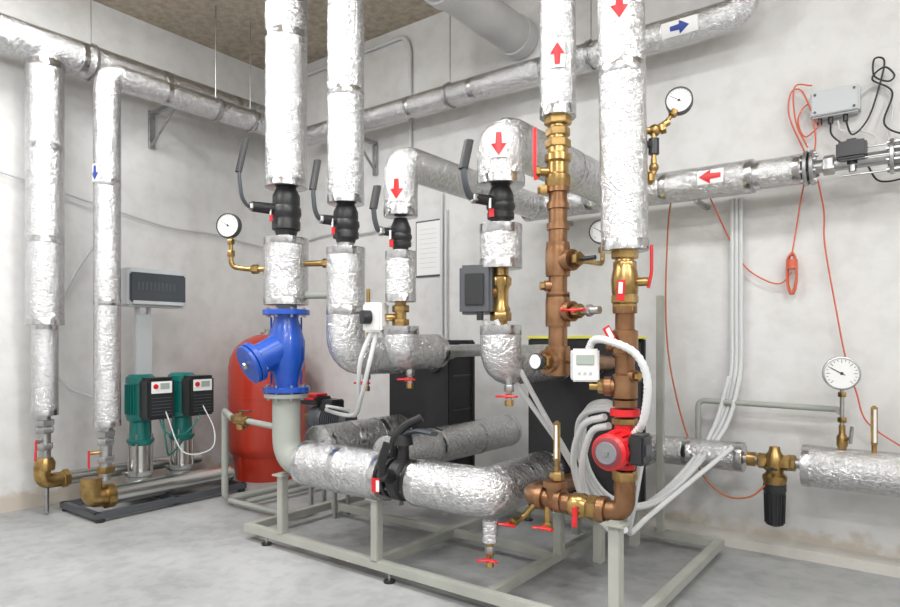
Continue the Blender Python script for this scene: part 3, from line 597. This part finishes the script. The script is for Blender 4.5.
o=B('electrical_conduit'); o.tube([(-5.9,4.67,4.30),(-4.05,4.67,4.33),(-3.98,4.67,4.2),(-3.98,4.67,2.9)],.018,CABW,.15,10); o.build()
o=B('electrical_conduit'); o.tube([(-3.60,4.67,2.75),(-3.60,4.67,1.2)],.016,CABW,0,10); o.tube([(-3.55,4.67,2.6),(-3.55,4.67,1.2)],.012,CABW,0,10); o.build()
cable('signal_cable',[(-5.94,1.9,2.75),(-5.95,2.975,2.56),(-5.96,3.4,2.50),(-5.96,3.86,2.50),(-5.95,4.4,2.44),(-5.8,4.66,2.44),(-5.15,4.67,2.52),(-4.6,4.67,2.48),(-4.09,4.67,2.53)],.009,LGREY)
cable('signal_cable',[(-5.9,2.67,2.29),(-5.94,2.48,1.95),(-5.95,2.36,1.6),(-5.95,2.33,1.2),(-5.93,2.42,1.0),(-5.85,2.6,.90)],.010,LGREY)
cable('pump_cable',[[(-5.25,2.86,.80),(-5.2,2.9,.62),(-5.18,3.05,.58),(-5.2,3.2,.70),(-5.22,3.24,.8)],[(-5.25,2.9,.80),(-5.22,2.92,.5),(-5.3,3.0,.4),(-5.35,3.15,.5)]],.008,TEAL)
cable('pump_cable',[[(-5.2,3.25,.82),(-5.1,3.3,.6),(-5.0,3.2,.45),(-5.1,3.0,.45),(-5.2,2.9,.8)]],.006,CABW)
# light cable bundle down the back wall to the pump and actuator
b=[]
for i in range(3):
    q=(i-1)*.028
    b.append([(-1.05+q,4.64,2.36),(-1.05+q,4.64,1.6),(-1.055+q,4.62,1.15),(-1.13+q,4.5,.80),(-1.28+q*.8,4.1,.50),(-1.40+q*.6,3.75,.40+q*.5),(-1.47+q*.4,3.42,.50+q),(-1.49+q*.6,3.18,.75),(-1.41+q*.6,3.0,1.01+q*.6),(-1.24,2.87,1.09+q*.6),(-1.12,2.82,1.06+q*.4)])
cable('cable_bundle',b,.0145,CABW)
b=[]
for i in range(2):
    q=(i-.5)*.07
    b.append([(-1.055+q,4.60,1.15),(-1.12+q,4.48,.82),(-1.25,4.15,.53),(-1.36,3.8,.40),(-1.50,3.38,.52+q*.3),(-1.60+q*.3,3.08,.88),(-1.70+q,2.84,1.22),(-1.78+q,2.71,1.50)])
cable('cable_bundle',b,.0135,CABW)
cable('corrugated_hose',[[(-1.16,2.93,.50),(-1.26,3.02,.45),(-1.36,3.0,.56),(-1.38,2.93,.75),(-1.31,2.88,.95),(-1.2,2.84,1.0)],[(-1.3,3.2,.4),(-1.44,3.1,.55),(-1.46,3.0,.78),(-1.36,2.9,.98),(-1.22,2.84,1.04)]],.018,CABW,corr=.14)
cable('corrugated_hose',[[(-1.0,4.3,.72),(-1.15,3.95,.55),(-1.25,3.5,.42),(-1.22,3.15,.42),(-1.13,2.96,.6),(-1.06,2.88,.85)]],.015,CABW)
cable('valve_cable',[[(-2.57,2.68,1.46),(-2.60,2.62,1.30),(-2.66,2.66,1.15),(-2.8,2.8,.98),(-3.05,3.0,.9),(-3.3,3.2,.9),(-3.8,3.45,.88)],[(-2.55,2.7,1.46),(-2.56,2.64,1.25),(-2.68,2.7,1.06),(-2.95,2.9,.92),(-3.4,3.1,.90),(-3.8,3.45,.86)]],.013,CABW)
cable('sensor_cable',[[(-.56,4.655,2.77),(-.60,4.62,2.85),(-.66,4.64,3.0),(-.72,4.64,3.0),(-.73,4.64,2.85),(-.64,4.63,2.6),(-.60,4.50,2.50),(-.66,4.64,2.32),(-.715,4.64,1.95)],
 [(-.60,4.64,3.02),(-.70,4.64,3.03),(-.69,4.63,2.8),(-.62,4.6,2.62)],
 [(-.55,4.64,2.76),(-.64,4.64,2.70),(-.68,4.64,2.82),(-.62,4.64,2.9),(-.58,4.62,2.7),(-.57,4.5,2.54)],
 [(-1.186,4.5,2.36),(-1.1,4.64,2.1),(-1.0,4.64,1.9),(-.88,4.64,1.80),(-.78,4.64,1.77),(-.715,4.64,1.84)]],.005,CABO)
o=B('coiled_sensor_cable')
for k in range(6):
    pts=[(-.715+.026*math.cos(a)*(1+.1*k/6)+random.uniform(-.003,.003),4.655-.006*k,1.83+.13*math.sin(a)+random.uniform(-.008,.008)) for a in [2*math.pi*t/14 for t in range(15)]]
    o.tube(smoothpath(pts,4),.006,CABO,0,6)
o.cyl((-.715,4.64,1.86),(-.715,4.64,1.92),.034,CABO,12); o.build()
cable('sensor_cable',[(-.54,4.42,2.36),(-.53,4.6,2.2),(-.53,4.64,2.0),(-.47,4.64,1.6),(-.42,4.64,1.3),(-.36,4.62,1.08),(-.30,4.6,.9),(-.1,4.6,.75)],.005,CABO)
cable('capillary_tube',[(-1.42,4.42,2.36),(-1.50,4.6,2.2),(-1.53,4.64,1.7),(-1.51,4.64,1.3),(-1.43,4.6,.95),(-1.32,4.5,.70),(-1.2,4.4,.50),(-1.05,4.35,.40),(-.9,4.33,.42),(-.80,4.34,.52)],.006,CABBR)
cable('black_power_cable',[[(-.50,4.655,2.77),(-.49,4.62,2.68),(-.42,4.60,2.60),(-.36,4.45,2.55)],[(-.42,4.655,2.77),(-.38,4.62,2.66),(-.30,4.64,2.75),(-.24,4.64,2.95),(-.22,4.64,3.08),(-.27,4.64,3.1),(-.27,4.64,3.0),(-.20,4.64,2.95),(-.17,4.64,2.98),(-.22,4.64,3.04),(-.28,4.64,2.98),(-.18,4.64,2.88),(-.22,4.64,2.7),(-.1,4.6,2.6),(.1,4.55,2.55)],[(-.3,4.6,2.45),(-.24,4.6,2.35),(-.1,4.6,2.36),(0,4.5,2.44)]],.0055,CABK)
cable('signal_cable',[[(-.36,4.655,2.9),(-.26,4.67,2.95),(-.18,4.67,2.85),(-.2,4.66,2.6)],[(-.46,4.655,2.77),(-.44,4.64,2.7),(-.34,4.64,2.68),(-.26,4.62,2.62),(-.3,4.5,2.52)]],.0055,CABW)
# ------------------------------------------------------------------ ceiling lights, added fill pendants
def lamp(x,y,p,sx=1.2,sy=.5,z=CEIL-.09):
    o=B('ceiling_light'); o.box((x,y,CEIL-.04),(sx+.06,sy+.06,.07),WHITE,bev=.01); o.build()
    l=bpy.data.lights.new('ceiling_light_lamp','AREA'); l.shape='RECTANGLE'; l.size=sx; l.size_y=sy; l.energy=p; l.color=(.985,.995,1)
    ob=bpy.data.objects.new('ceiling_light_lamp',l); ob.location=(x,y,z); bpy.context.collection.objects.link(ob); return ob
for x in (-4.4,-2.0,.4):
    lamp(x,1.7,64)
for x in (-3.6,-.4,2.0): lamp(x,-.8,50)
for x,y in ((-4.0,.2),(-.3,-.6),(1.9,1.6)):  # pendants added out of view to brighten the ceiling and upper walls
    o=B('added_fill_pendant'); o.cyl((x,y,3.62),(x,y,CEIL),.008,DGREY,8); o.lathe((x,y,3.55),UP,[(.0,.10),(.02,.11),(.08,.06),(.10,.02)],WHITE,24); o.build()
    l=bpy.data.lights.new('added_fill_lamp','POINT'); l.energy=90; l.shadow_soft_size=.09; l.color=(.985,.995,1)
    ob=bpy.data.objects.new('added_fill_lamp',l); ob.location=(x,y,3.40); bpy.context.collection.objects.link(ob)
w=bpy.data.worlds.new('room_world'); bpy.context.scene.world=w; w.use_nodes=True; w.node_tree.nodes['Background'].inputs[0].default_value=(.8,.85,.9,1); w.node_tree.nodes['Background'].inputs[1].default_value=.4
# ------------------------------------------------------------------ camera
cd=bpy.data.cameras.new('camera'); cd.sensor_width=36; cd.lens=25.6; cd.shift_y=.0406; cd.clip_start=.05
cam=bpy.data.objects.new('camera',cd); cam.location=(0,0,1.4); cam.rotation_euler=(math.radians(90),0,math.radians(36.87)); bpy.context.collection.objects.link(cam)
bpy.context.scene.camera=cam
bpy.context.scene.view_settings.view_transform='Standard'
bpy.context.scene.view_settings.exposure=0
